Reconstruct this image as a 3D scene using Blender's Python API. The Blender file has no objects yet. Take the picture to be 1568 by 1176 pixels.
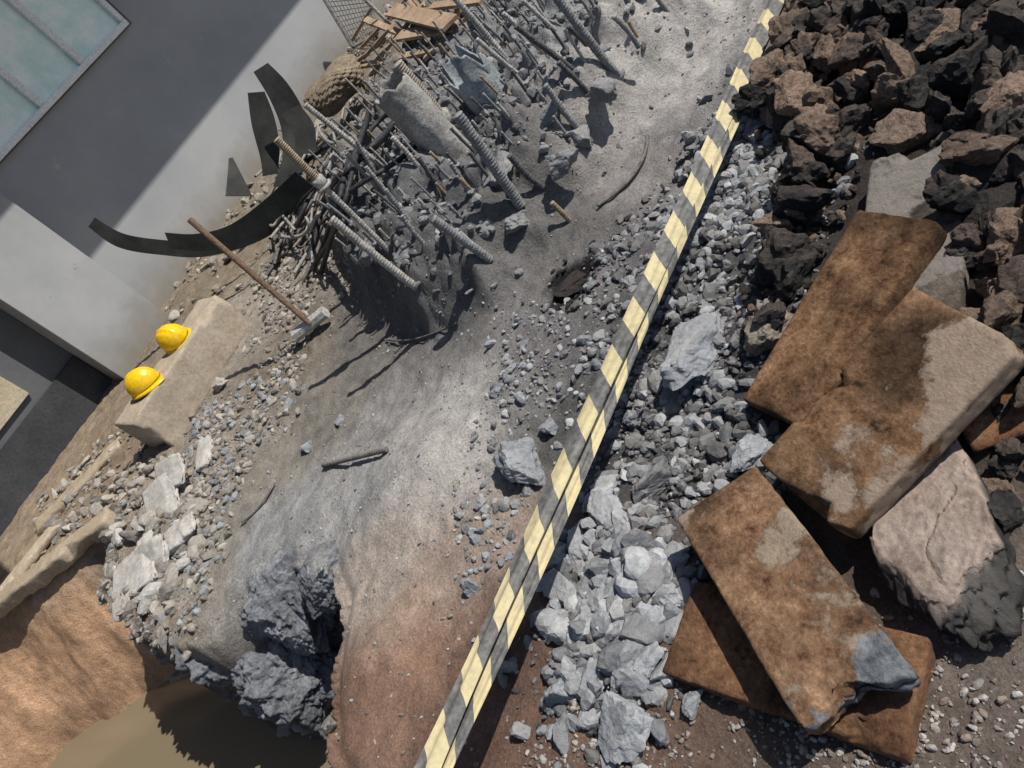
import bpy, bmesh, math, random
import numpy as np
from mathutils import Vector, Matrix, Euler
random.seed(5); rng=np.random.default_rng(5)
# ---------------- camera geometry (camera 1.6 m above ground, rolled phone shot)
F=1178.0; TH=math.radians(34.8); CH=1.6
U=(.725,.688); R=(.688,-.725)
st,ct=math.sin(TH),math.cos(TH)
def ray(px,py):
    dx,dy=px-784,py-588
    a=dx*R[0]+dy*R[1]; b=dx*U[0]+dy*U[1]
    return np.array([a,F*ct-b*st,-F*st-b*ct])
def P(px,py,z=0.0):
    r=ray(px,py); t=(z-CH)/r[2]; return np.array([r[0]*t,r[1]*t,z])
def PY(px,py,Y):
    r=ray(px,py); t=Y/r[1]; return np.array([r[0]*t,Y,CH+r[2]*t])
scene=bpy.context.scene
cam=bpy.data.cameras.new("camera"); co=bpy.data.objects.new("camera",cam); scene.collection.objects.link(co)
cam.sensor_width=36; cam.lens=36*F/1568; cam.clip_end=2000; cam.clip_start=.02
R0=Vector((1,0,0)); D=Vector((0,-st,-ct)); Fw=Vector((0,ct,-st))
ix=R0*.688+D*.725; iy=(R0*-.725+D*.688)
ix.normalize(); iy=(iy-ix*iy.dot(ix)).normalized()
M=Matrix((ix,-iy,-Fw)).transposed().to_4x4(); M.translation=Vector((0,0,CH)); co.matrix_world=M
scene.camera=co
scene.view_settings.view_transform='Standard'; scene.view_settings.look='None'; scene.view_settings.exposure=0
# ---------------- light
EL=math.radians(50); sh=Vector((.954,-.301,0))
tosun=Vector((sh.x*math.cos(EL),sh.y*math.cos(EL),math.sin(EL)))
w=bpy.data.worlds.new("World"); scene.world=w; w.use_nodes=True
nt=w.node_tree; bg=nt.nodes["Background"]; sk=nt.nodes.new("ShaderNodeTexSky"); sk.sky_type='NISHITA'; sk.sun_disc=False
sk.sun_elevation=EL; sk.sun_rotation=math.atan2(sh.x,sh.y)
nt.links.new(sk.outputs[0],bg.inputs[0]); bg.inputs[1].default_value=.082
sl=bpy.data.lights.new("sun",'SUN'); sl.energy=5; sl.angle=math.radians(.5); sl.color=(1,.955,.88)
so=bpy.data.objects.new("sun",sl); scene.collection.objects.link(so); so.rotation_euler=tosun.to_track_quat('Z','Y').to_euler(); so.location=(5,-3,9)
# ---------------- noise
def vnoise(p,seed=0):
    p=np.asarray(p,float); i=np.floor(p).astype(np.int64); f=p-i; f=f*f*(3-2*f)
    def h(dx,dy,dz):
        v=((i[:,0]+dx)*374761393+(i[:,1]+dy)*668265263+(i[:,2]+dz)*1442695041+seed*974634777)&0xffffffff
        v=((v^(v>>13))*1274126177)&0xffffffff
        v=((v^(v>>16))*668265263)&0xffffffff
        return ((v^(v>>15))&0xffff)/65535.0
    x,y,z=f[:,0],f[:,1],f[:,2]
    a=h(0,0,0)*(1-x)+h(1,0,0)*x; b=h(0,1,0)*(1-x)+h(1,1,0)*x
    c=h(0,0,1)*(1-x)+h(1,0,1)*x; d=h(0,1,1)*(1-x)+h(1,1,1)*x
    return (a*(1-y)+b*y)*(1-z)+(c*(1-y)+d*y)*z
def fbm(p,o=4,seed=0):
    p=np.asarray(p,float); s=0;A=1;T=0
    for k in range(o):
        s=s+A*vnoise(p*2.03**k+17.3*k,seed+k); T+=A; A*=.5
    return s/T
def xy3(x,y,s): return np.stack([x*s,y*s,np.zeros_like(x)],1)
def sstep(v,a,b):
    t=np.clip((v-a)/(b-a),0,1); return t*t*(3-2*t)
def segd(x,y,a,b):
    ax,ay=a[0],a[1];bx,by=b[0]-ax,b[1]-ay
    t=np.clip(((x-ax)*bx+(y-ay)*by)/(bx*bx+by*by+1e-9),0,1)
    return np.hypot(x-ax-t*bx,y-ay-t*by)
def polysd(x,y,poly):
    d=np.full_like(x,1e9); ins=np.zeros(x.shape,bool); n=len(poly)
    for k in range(n):
        a,b=poly[k],poly[(k+1)%n]; d=np.minimum(d,segd(x,y,a,b))
        c=((a[1]>y)!=(b[1]>y)); xx=(b[0]-a[0])*(y-a[1])/((b[1]-a[1]) if b[1]!=a[1] else 1e-9)+a[0]
        ins^=c&(x<xx)
    return np.where(ins,d,-d)
def pp(l,z=0): return [tuple(P(a,b,z)[:2]) for a,b in l]
# ---------------- terrain
mound=pp([(520,370),(575,470),(650,490),(760,450),(850,340),(930,250),(1000,140),(1095,30),(1130,-90),(900,-80),(700,60),(590,190)])
heap=pp([(1200,-40),(1700,-60),(1750,650),(1560,700),(1330,760),(1200,640),(1180,480),(1230,300),(1180,180)])
band=pp([(1140,110),(1230,60),(1190,200),(1260,300),(1180,480),(1170,700),(1040,790),(1060,880),(1010,1060),(900,1110),(830,1020),(850,860),(930,720),(960,560),(930,400),(1040,280)])
nearE=pp([(170,800),(150,905),(200,950),(250,985),(310,975),(370,900),(430,860),(500,860),(525,920),(510,1040),(505,1150),(530,1200),(560,1300)])+[(-1.2,.5),(-1.5,-.5)]
farE=[(-7,-.5),(-7,5.6)]+pp([(-60,975),(0,930),(90,865),(170,800)])
pit=nearE+farE[:-1]
def H(x,y):
    x=np.atleast_1d(np.asarray(x,float)); y=np.atleast_1d(np.asarray(y,float))
    near=(np.abs(x)<9)&(y<12)&(y>-4)
    z=.07*(fbm(xy3(x,y,.9),3,1)-.5)
    z+=.06*(fbm(xy3(x,y,4),4,2)-.5)+.018*(fbm(xy3(x,y,28),3,3)-.5)
    m=sstep(polysd(x,y,mound)+.16*(fbm(xy3(x,y,5),3,9)-.5),-.10,.22)
    lump=fbm(xy3(x,y,6),3,4); l2=fbm(xy3(x,y,17),3,14)
    z+=m*(.29+.28*(lump-.45)+.16*(np.abs(l2-.5)-.1))
    h=sstep(polysd(x,y,heap),-.25,.25); z+=h*(.10+.12*(fbm(xy3(x,y,3.5),3,5)-.5))
    b=sstep(polysd(x,y,band),-.1,.12); z+=b*(.02+.09*(fbm(xy3(x,y,9),3,6)-.4))
    q=P(560,560);z-=.09*np.exp(-((x-q[0])**2+(y-q[1])**2)/.35)
    q=P(640,730);z+=.10*np.exp(-((x-q[0])**2+(y-q[1])**2)/.06)
    q=P(600,990);z+=.05*np.exp(-((x-q[0])**2+(y-q[1])**2)/.03)
    q=P(350,440);z+=.06*np.exp(-((x-q[0])**2+(y-q[1])**2)/.5)
    q=P(873,432); d=np.hypot((x-q[0])*.8,(y-q[1])); z-=.035*(1-sstep(d,.05,.11))
    dn=np.full_like(x,9.);df=np.full_like(x,9.)
    for k in range(len(nearE)-1): dn=np.minimum(dn,segd(x,y,nearE[k],nearE[k+1]))
    for k in range(len(farE)-1): df=np.minimum(df,segd(x,y,farE[k],farE[k+1]))
    jit=.10*(fbm(xy3(x,y,7),5,11)-.5)
    inside=polysd(x,y,pit)>0
    jf=.30*(fbm(xy3(x,y,1.8),3,12)-.5)
    dd=np.minimum(sstep(dn+jit,0,.24),sstep(df+jf,-.10,1.1)**.8)
    rough=.05*(fbm(xy3(x,y,9),4,13)-.5)
    z=np.where(inside,z-1.15*dd+rough*np.clip(dd*4,0,1),z-.03*(1-sstep(dn,0,.08)))
    return np.where(near,z,0)
def Hs(x,y): return float(H(x,y)[0])
def PT(px,py,dz=0):
    z=0
    for _ in range(6):
        p=P(px,py,z+dz); zz=Hs(p[0],p[1]); z=.5*z+.5*zz if _>3 else zz
    return P(px,py,z+dz)
def mesh_np(name,V,Fc,mat=None,col=None,smooth=False,uv=None):
    Fc=np.asarray(Fc,np.int32); k=Fc.shape[1]
    me=bpy.data.meshes.new(name); me.vertices.add(len(V)); me.vertices.foreach_set("co",np.asarray(V,np.float32).ravel())
    me.loops.add(Fc.size); me.loops.foreach_set("vertex_index",Fc.ravel())
    me.polygons.add(len(Fc)); me.polygons.foreach_set("loop_start",np.arange(0,Fc.size,k,dtype=np.int32))
    me.polygons.foreach_set("use_smooth",np.full(len(Fc),smooth))
    me.update(calc_edges=True)
    if col is not None:
        a=me.color_attributes.new("Col",'FLOAT_COLOR','POINT'); c=np.ones((len(V),4),np.float32); c[:,:3]=col; a.data.foreach_set("color",c.ravel())
    if uv is not None:
        l=me.uv_layers.new(name="UVMap"); l.data.foreach_set("uv",np.asarray(uv,np.float32)[Fc.ravel()].ravel())
    if mat: me.materials.append(mat)
    o=bpy.data.objects.new(name,me); scene.collection.objects.link(o); return o
# ---------------- materials
def newmat(name,rough=.9,metal=0):
    m=bpy.data.materials.new(name); m.use_nodes=True; n=m.node_tree.nodes; b=n["Principled BSDF"]
    b.inputs["Roughness"].default_value=rough; b.inputs["Metallic"].default_value=metal
    b.inputs["Specular IOR Level"].default_value=.25
    return m,n,m.node_tree.links,b
def noise(n,l,scale,detail=8,rough=.6,coord=None):
    t=n.new("ShaderNodeTexNoise"); t.inputs["Scale"].default_value=scale; t.inputs["Detail"].default_value=detail; t.inputs["Roughness"].default_value=rough
    if coord is not None: l.new(coord,t.inputs["Vector"])
    return t
def ramp(n,l,src,stops):
    r=n.new("ShaderNodeValToRGB"); e=r.color_ramp.elements
    while len(e)<len(stops): e.new(.5)
    for k,(p,c) in enumerate(stops):
        e[k].position=p; e[k].color=(c[0],c[1],c[2],1) if not isinstance(c,(int,float)) else (c,c,c,1)
    l.new(src,r.inputs[0]); return r
def mix(n,l,fac,a,b,mode='MIX'):
    m=n.new("ShaderNodeMix"); m.data_type='RGBA'; m.blend_type=mode
    for s,v in ((0,fac),(6,a),(7,b)):
        if hasattr(v,'is_linked') or hasattr(v,'links'): l.new(v,m.inputs[s])
        elif s==0: m.inputs[0].default_value=v
        else: m.inputs[s].default_value=(v[0],v[1],v[2],1)
    return m.outputs[2]
def mth_(n,l,op,a,b_=None,c_=None):
    t=n.new("ShaderNodeMath"); t.operation=op
    for i,v_ in enumerate((a,b_,c_)):
        if v_ is None: continue
        if isinstance(v_,(int,float)): t.inputs[i].default_value=v_
        else: l.new(v_,t.inputs[i])
    return t.outputs[0]
def bump(n,l,b,h,strength,dist,prev=None):
    bp=n.new("ShaderNodeBump"); bp.inputs["Strength"].default_value=strength; bp.inputs["Distance"].default_value=dist
    l.new(h,bp.inputs["Height"])
    if prev: l.new(prev.outputs[0],bp.inputs["Normal"])
    l.new(bp.outputs[0],b.inputs["Normal"]); return bp
def simple(name,c1,c2,scale=8,rough=.9,metal=0,bs=.4,bd=.01,fine=60,c3=None,detail=8,fv=.3):
    m,n,l,b=newmat(name,rough,metal); tc=n.new("ShaderNodeTexCoord").outputs["Object"]
    a=noise(n,l,scale,detail,.65,tc); st_=[(.35,c1),(.65,c2)]
    if c3: st_.append((.75,c3))
    r=ramp(n,l,a.outputs[0],st_)
    f=noise(n,l,fine,6,.7,tc); rr=ramp(n,l,f.outputs[0],[(.3,1-fv),(.7,1+fv*.8)])
    l.new(mix(n,l,1,r.outputs[0],rr.outputs[0],'MULTIPLY'),b.inputs["Base Color"])
    bp=bump(n,l,b,a.outputs[0],bs,bd); bump(n,l,b,f.outputs[0],bs,bd*.4,bp)
    return m
def colmat(name,lo=.6,hi=1.35,fs=90,bd=.006,dust=0,rough=.93,bs=.7,dc=(.34,.31,.28)):
    m,n,l,b=newmat(name,rough); tc=n.new("ShaderNodeTexCoord").outputs["Object"]
    at=n.new("ShaderNodeAttribute"); at.attribute_name="Col"
    a=noise(n,l,fs,6,.75,tc); r=ramp(n,l,a.outputs[0],[(.3,lo),(.7,hi)])
    a2=noise(n,l,fs*.12,7,.6,tc); r2=ramp(n,l,a2.outputs[0],[(.3,.78),(.7,1.2)])
    c=mix(n,l,1,at.outputs[0],r.outputs[0],'MULTIPLY'); c=mix(n,l,1,c,r2.outputs[0],'MULTIPLY')
    if dust:
        g=n.new("ShaderNodeNewGeometry"); sp=n.new("ShaderNodeSeparateXYZ"); l.new(g.outputs["Normal"],sp.inputs[0])
        rd=ramp(n,l,sp.outputs[2],[(.45,0),(1,dust)])
        rn=ramp(n,l,a2.outputs[0],[(.35,.0),(.6,1.)]); c=mix(n,l,mth_(n,l,'MULTIPLY',rd.outputs[0],rn.outputs[0]),c,dc)
    l.new(c,b.inputs["Base Color"])
    bp=bump(n,l,b,a2.outputs[0],bs,bd*3); bump(n,l,b,a.outputs[0],bs,bd,bp)
    return m
ground_m=colmat("dusty_soil",.58,1.4,110,.010,bs=.85)
rock_m=colmat("broken_stone",.65,1.3,70,.006,.35)
asph_m=colmat("broken_asphalt",.35,1.9,75,.014,.45,.8,1,(.20,.15,.12))
plain_m=colmat("dusty_concrete",.65,1.3,60,.008,.25)
crag_m=colmat("craggy_rock",.5,1.5,45,.016,.12,.85,1,(.30,.29,.28))
# ---------------- ground sheet
fx=np.arange(-4.2,3.3,.015); fy=np.arange(.15,7.6,.016)
ex=np.array([5,7,8.9,10,20,50,120,400.])
xs=np.concatenate([-ex[::-1],fx,[3.6,4.2],ex]); ys=np.concatenate([[-400,-100,-20,-5,-3.9,-2,-1,-.4],fy,[8,8.6,9.3,10,12.1,20,60,150,400]])
X,Y=np.meshgrid(xs,ys); x=X.ravel(); y=Y.ravel(); z=H(x,y)
S=[(600,600,(.25,.24,.235)),(680,700,(.41,.385,.36)),(700,640,(.36,.345,.33)),(620,690,(.38,.36,.34)),(560,760,(.31,.305,.30)),(600,860,(.38,.325,.28)),(640,930,(.34,.25,.19)),(640,1010,(.29,.175,.12)),
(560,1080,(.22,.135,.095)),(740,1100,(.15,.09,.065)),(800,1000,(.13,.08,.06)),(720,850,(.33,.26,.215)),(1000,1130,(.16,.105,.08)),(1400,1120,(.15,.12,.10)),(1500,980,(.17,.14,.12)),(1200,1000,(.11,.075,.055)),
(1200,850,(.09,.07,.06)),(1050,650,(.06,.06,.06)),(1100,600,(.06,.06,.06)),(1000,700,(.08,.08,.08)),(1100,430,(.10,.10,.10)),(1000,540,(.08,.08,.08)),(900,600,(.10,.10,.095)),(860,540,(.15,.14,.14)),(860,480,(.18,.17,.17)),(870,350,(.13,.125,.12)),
(800,480,(.17,.16,.155)),(820,580,(.2,.19,.18)),(960,260,(.26,.24,.23)),(1030,120,(.38,.36,.34)),(1100,50,(.38,.36,.34)),(700,300,(.18,.185,.19)),(850,150,(.20,.205,.21)),(950,80,(.26,.26,.26)),(600,420,(.11,.11,.11)),(700,450,(.11,.11,.11)),
(760,350,(.13,.13,.135)),(560,500,(.14,.13,.12)),(650,520,(.15,.145,.14)),(430,560,(.19,.16,.125)),(480,640,(.18,.165,.145)),(400,700,(.25,.225,.19)),(330,700,(.29,.25,.21)),(420,820,(.27,.27,.27)),(300,870,(.28,.26,.22)),(250,930,(.24,.19,.15)),
(120,800,(.3,.23,.16)),(60,870,(.36,.27,.19)),(150,730,(.22,.17,.12)),(60,780,(.27,.21,.15)),(350,420,(.22,.18,.13)),(470,380,(.22,.19,.16)),(400,480,(.28,.25,.21)),
(1300,100,(.07,.05,.04)),(1450,300,(.04,.03,.026)),(1380,640,(.06,.045,.035)),(1160,130,(.17,.17,.17)),(1200,250,(.12,.10,.09)),(560,150,(.2,.17,.14))]
C=np.zeros((len(x),3)); Wt=np.zeros(len(x))
wx=x+.26*(fbm(xy3(x,y,3.5),4,21)-.5); wy=y+.26*(fbm(xy3(x,y,3.5),4,22)-.5)
for px,py,c in S:
    q=P(px,py); d2=(wx-q[0])**2+(wy-q[1])**2; ww=1/(d2+.012)**2.2; C+=ww[:,None]*np.array(c); Wt+=ww
C/=Wt[:,None]
P3=np.stack([x,y,z],1)
rid=fbm(P3*np.array([4,4,4.]),5,31)[:,None]
dp=np.clip(-z/.25,0,1)
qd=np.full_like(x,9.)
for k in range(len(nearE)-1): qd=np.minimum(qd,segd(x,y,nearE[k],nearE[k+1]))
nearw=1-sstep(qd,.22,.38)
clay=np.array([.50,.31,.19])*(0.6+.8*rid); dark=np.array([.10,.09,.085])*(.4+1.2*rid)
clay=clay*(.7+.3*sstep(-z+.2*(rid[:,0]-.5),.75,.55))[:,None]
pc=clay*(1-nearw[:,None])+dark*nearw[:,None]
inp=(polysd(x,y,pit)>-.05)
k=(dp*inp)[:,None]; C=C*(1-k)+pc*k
C*=(.72+.56*fbm(xy3(x,y,11),5,33))[:,None]
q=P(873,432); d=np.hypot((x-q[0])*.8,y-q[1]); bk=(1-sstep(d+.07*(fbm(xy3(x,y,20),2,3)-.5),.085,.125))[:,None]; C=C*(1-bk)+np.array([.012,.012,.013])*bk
nx,ny=len(xs),len(ys); I=np.arange(nx*ny).reshape(ny,nx)
Fc=np.stack([I[:-1,:-1],I[:-1,1:],I[1:,1:],I[1:,:-1]],-1).reshape(-1,4)
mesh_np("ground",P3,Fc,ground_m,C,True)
m,n,l,b=newmat("muddy_water",.12); b.inputs["Base Color"].default_value=(.20,.16,.105,1); b.inputs["Specular IOR Level"].default_value=.5
tc=n.new("ShaderNodeTexCoord").outputs["Object"]; nn=noise(n,l,5,2,.5,tc); bump(n,l,b,nn.outputs[0],.08,.02)
mesh_np("pit_water",[(-6.8,-.4,-.78),(-1.0,-.4,-.78),(-1.0,4.6,-.78),(-6.8,5.2,-.78)],[(0,1,2,3)],m)
# ---------------- rocks
def ico(sub):
    bm=bmesh.new(); bmesh.ops.create_icosphere(bm,subdivisions=sub,radius=1); bm.verts.ensure_lookup_table()
    V=np.array([v.co[:] for v in bm.verts]); Fa=np.array([[v.index for v in f.verts] for f in bm.faces]); bm.free(); return V,Fa
ICO={k:ico(k) for k in (2,3,4,5,6,7)}
def polytope(V,r,npl=13,lo=.55,rough=0.0,ns=3,seed=0):
    Nn=r.normal(size=(npl,3)); Nn/=np.linalg.norm(Nn,axis=1)[:,None]
    dd=r.uniform(lo,1.0,npl); dt=V@Nn.T; rr=np.where(dt>.08,dd/np.maximum(dt,.08),9).min(1); rr=np.minimum(rr,1.35)
    o=V*rr[:,None]
    if rough: o=o*(1+rough*(fbm(o*ns+seed*7.1,5,seed)-.5)*2)[:,None]
    return o
VAR={2:[polytope(ICO[2][0],rng,10) for _ in range(14)],
     3:[polytope(ICO[3][0],rng,12,.5,.12,3,s) for s in range(12)],
     4:[polytope(ICO[4][0],rng,13,.5,.30,2.6,s) for s in range(14)],
     5:[polytope(ICO[5][0],rng,13,.5,.26,2.2,s) for s in range(10)]}
def euler(a,b,c): return np.array(Euler((a,b,c)).to_matrix())
def build_rocks(name,items,mat,smooth=False):
    Vs=[];Fs=[];Cs=[];o=0
    for lev,pos,sc,rot,col in items:
        v=VAR[lev][random.randrange(len(VAR[lev]))]*np.asarray(sc)
        v=v@rot.T+pos; Vs.append(v); Fs.append(ICO[lev][1]+o); o+=len(v); Cs.append(np.repeat(np.array(col)[None,:],len(v),0))
    return mesh_np(name,np.concatenate(Vs),np.concatenate(Fs),mat,np.concatenate(Cs),smooth)
def scat(poly,N,smin,smax,cols,pw=2.5,lev=2,zf=.25,flat=.6,vary=.25,tilt=.6,soft=0,maxlev=3,zj=0,zmin=-.3):
    a=np.array(poly); mn=a.min(0)-soft; mx=a.max(0)+soft; it=[]
    cx=rng.uniform(mn[0],mx[0],N*6); cy=rng.uniform(mn[1],mx[1],N*6)
    sd=polysd(cx,cy,poly); pr=np.clip(sd/max(soft,1e-3)*.5+.5,0,1) if soft else (sd>0)*1.
    cl=fbm(xy3(cx,cy,4.5),2,55); keep=rng.uniform(size=len(cx))<pr*np.clip(cl*2.2-.35,.1,1)
    cx=cx[keep][:N]; cy=cy[keep][:N]; hz=H(cx,cy)
    for X_,Y_,Z_ in zip(cx,cy,hz):
        if Z_<zmin: continue
        s=smin+(smax-smin)*random.random()**pw
        c=np.array(random.choice(cols))*random.uniform(1-vary,1+vary)
        sc=(s*random.uniform(.8,1.2),s*random.uniform(.6,1),s*random.uniform(flat-.15,flat+.2))
        L=lev if s<.03 else maxlev
        it.append((L,np.array([X_,Y_,Z_+s*zf+random.random()*zj]),sc,euler(random.uniform(-tilt,tilt),random.uniform(-tilt,tilt),random.uniform(0,6.3)),c))
    return it
BG=[(.27,.285,.30),(.21,.22,.235),(.34,.35,.36),(.16,.165,.17)]
GB=[(.30,.275,.24),(.24,.205,.165),(.36,.33,.29),(.17,.155,.14)]
DKs=[(.10,.10,.10),(.16,.16,.165),(.07,.07,.07),(.24,.245,.25)]
it=[]
it+=scat(band,3800,.005,.030,BG+DKs,2.8,soft=.18)
it+=scat(pp([(1150,100),(1210,60),(1190,200),(1170,330),(1060,420),(980,420),(1060,290)]),1500,.008,.030,BG,2,soft=.05)
it+=scat(pp([(850,860),(930,720),(1000,800),(1060,900),(1010,1050),(880,1100),(840,1000)]),240,.018,.046,BG[:3],1.2,soft=.06)
it+=scat(pp([(980,480),(1180,500),(1170,700),(1000,780),(950,650)]),1500,.004,.016,DKs[:3],2,soft=.1)
it+=scat(pp([(760,480),(900,470),(930,540),(880,640),(790,850),(720,890),(710,760),(770,600)]),520,.005,.022,BG,2.6,soft=.08)
left=pp([(300,640),(380,570),(440,560),(430,620),(370,700),(340,800),(280,960),(210,950),(150,900),(200,760)])
it+=scat(left,2600,.005,.030,GB+BG[:2],2.8,soft=.15)
it+=scat(pp([(200,720),(290,700),(320,820),(250,960),(150,900)]),190,.025,.065,GB+[(.4,.39,.37)],1.6,soft=.05)
it+=scat(pp([(380,430),(500,350),(560,420),(480,500),(430,600),(370,520)]),700,.006,.028,GB,2.6,soft=.1)
it+=scat(mound,1700,.006,.034,[(.18,.185,.19),(.25,.26,.27),(.12,.12,.125)],3,soft=.1)
it+=scat(pp([(500,200),(640,60),(760,-60),(700,-100),(480,60),(330,330),(250,480),(330,520),(420,420)]),1000,.01,.055,GB,2.8,soft=.1)
it+=scat([(-2.3,.6),(2.5,.6),(2.8,6.6),(-2.5,5.2)],9000,.0015,.009,BG+GB,2.6,vary=.3)
it+=scat(pp([(1100,900),(1560,900),(1700,1250),(800,1250),(850,1100)]),2600,.002,.010,[(.3,.28,.26),(.2,.16,.13),(.4,.38,.36),(.14,.11,.09)],2.2,soft=.1)
it+=scat(pp([(60,760),(200,640),(250,700),(170,800),(60,860)]),350,.01,.05,GB,2.4,soft=.1)
it+=scat(pp([(150,880),(300,1010),(420,1030),(500,1080),(520,1200),(440,1180),(300,1090),(170,960)]),420,.008,.05,[(.16,.15,.14),(.22,.2,.18),(.10,.09,.08),(.3,.27,.24)],2,soft=.06,zmin=-.8,maxlev=4)
build_rocks("rubble_stones",it,rock_m)
AC=[(.035,.033,.031),(.022,.022,.023),(.05,.043,.038),(.03,.03,.03),(.17,.12,.09),(.22,.155,.115),(.10,.075,.06)]
asp=pp([(1245,-40),(1650,-40),(1750,700),(1540,600),(1500,420),(1500,230),(1320,240),(1290,300),(1230,440),(1200,520),(1200,440),(1270,290),(1200,210),(1240,100)])
it=scat(asp,400,.022,.085,AC,1.3,4,zf=.45,flat=.7,soft=.05,maxlev=4,tilt=1.2,zj=.07)
it+=scat(asp,3000,.004,.022,AC+[(.2,.15,.11)],2,2,soft=.12,zj=.03)
it+=scat(pp([(1480,560),(1700,500),(1750,800),(1560,800)]),40,.02,.06,AC[:5],1.5,4,maxlev=4,soft=.05)
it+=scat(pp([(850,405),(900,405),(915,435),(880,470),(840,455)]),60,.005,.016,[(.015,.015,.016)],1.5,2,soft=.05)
build_rocks("asphalt_rubble",it,asph_m)
BL=[(1057,535,.125,.10,.085,.3,0),(798,710,.080,.095,.075,.6,0),(1000,735,.10,.045,.03,.2,1),(928,790,.075,.05,.035,1.2,2),(885,830,.06,.03,.03,.6,0),
(945,1105,.085,.07,.045,.3,2),(985,1015,.05,.045,.035,1,2),(1000,950,.04,.04,.03,.2,2),(855,1060,.05,.035,.03,0,0),(1030,600,.05,.03,.03,.3,1),(905,940,.05,.035,.03,.5,0),
(1155,690,.06,.03,.03,0,2),(1060,1075,.035,.02,.02,.2,0),(720,900,.03,.03,.025,.4,0),(843,655,.035,.03,.03,.4,0),(968,640,.03,.03,.025,.2,0),(1185,500,.07,.055,.05,.4,3),
(470,685,.035,.03,.03,.3,0),(520,645,.03,.03,.02,.3,0),(335,590,.05,.05,.035,.3,4),(925,885,.04,.03,.025,1.3,2),(880,985,.045,.03,.02,.8,2),(950,855,.04,.035,.025,0,2),(1020,905,.03,.05,.03,0,2),
(760,600,.03,.03,.02,0,0),(780,565,.025,.02,.015,0,0),(700,740,.02,.02,.012,0,4)]
BR=[(1210,280,.10,.06,.04,.2,5),(1190,175,.09,.06,.05,.9,5),(1225,125,.12,.045,.05,-.3,5),(1340,90,.07,.05,.04,.3,5),(1440,60,.10,.08,.06,.5,5),(1450,160,.11,.07,.05,.2,7),(1540,240,.10,.10,.07,.2,7),(1270,155,.07,.06,.05,.3,5),(1385,205,.08,.07,.04,.3,5),(1290,40,.09,.06,.05,1,7),(1530,330,.09,.09,.07,.4,7),(1275,230,.07,.07,.06,.4,6),(1520,60,.09,.06,.05,1.4,6),(874,434,.088,.065,.030,-.1,7)]
BC=[(.26,.275,.295),(.13,.135,.14),(.31,.33,.35),(.2,.17,.13),(.38,.35,.31),(.24,.175,.135),(.20,.14,.11),(.02,.02,.021)]
def bl(L): return [(5,PT(px,py,c_*.45),(a,b_,c_),euler(random.uniform(-.25,.25),random.uniform(-.25,.25),rz),BC[ci]) for px,py,a,b_,c_,rz,ci in L]
build_rocks("boulder_debris",bl(BL),rock_m)
build_rocks("asphalt_boulders",bl(BR),colmat("asphalt_lumps",.4,1.7,75,.014,.2,.8,1,(.20,.15,.12)))
# big craggy grey mass that fills the notch at the pit rim
V,Fa=ICO[7]; craw=[];fraw=[];oo=0
for k_,(px,py,z_,a,b_,c_,rz,sd_) in enumerate([(455,905,-.20,.27,.20,.25,.9,3),(395,975,-.30,.24,.22,.26,.2,8),(450,1020,-.44,.24,.22,.28,.5,15),(500,880,-.08,.13,.12,.12,.5,21),(345,985,-.20,.15,.13,.14,.1,27)]):
    r=np.random.default_rng(sd_); LV=7 if k_<3 else 6; V=ICO[LV][0]
    u=polytope(V,r,22,.68)
    rg=1-np.abs(fbm(u*1.9+sd_,5,sd_)*2-1)*2.2
    u=u*(1+.22*rg-.10+.26*(fbm(u*3.5,6,sd_+2)-.5)+.05*(np.abs(fbm(u*11,4,sd_+5)-.5)*-4+.5))[:,None]
    u=(u*np.array([a,b_,c_]))@euler(.2,-.3,rz).T+P(px,py,z_); u[:,2]=np.where(u[:,2]>.0,u[:,2]*.35,u[:,2])
    craw.append(u); fraw.append(ICO[LV][1]+oo); oo+=len(u)
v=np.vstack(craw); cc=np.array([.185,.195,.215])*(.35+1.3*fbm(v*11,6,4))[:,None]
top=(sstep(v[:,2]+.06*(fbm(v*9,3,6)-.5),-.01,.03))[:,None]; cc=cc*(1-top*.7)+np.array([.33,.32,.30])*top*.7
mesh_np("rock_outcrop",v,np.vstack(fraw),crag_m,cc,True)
# ---------------- slabs
def box_grid(L,W,T,res):
    V=[];Fc=[];o=0
    def face(o0,a,b,na,nb):
        nonlocal o
        g=[o0+a*(i/na)+b*(j/nb) for j in range(nb+1) for i in range(na+1)]; V.extend(g)
        for j in range(nb):
            for i in range(na):
                k=o+j*(na+1)+i; Fc.append((k,k+1,k+na+2,k+na+1))
        o+=len(g)
    nl,nw,nt_=[max(2,int(round(d/res))) for d in (L,W,T)]
    A=np.array([L,0,0.]);B=np.array([0,W,0.]);Cc=np.array([0,0,T]); O=-(A+B+Cc)/2
    face(O+Cc,A,B,nl,nw); face(O,B,A,nw,nl); face(O,A,Cc,nl,nt_); face(O+B,Cc,A,nt_,nl); face(O,Cc,B,nt_,nw); face(O+A,B,Cc,nw,nt_)
    V=np.array(V); key=np.round(V,5); u,inv=np.unique(key,axis=0,return_inverse=True); inv=inv.ravel()
    return u,inv[np.array(Fc)]
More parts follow.
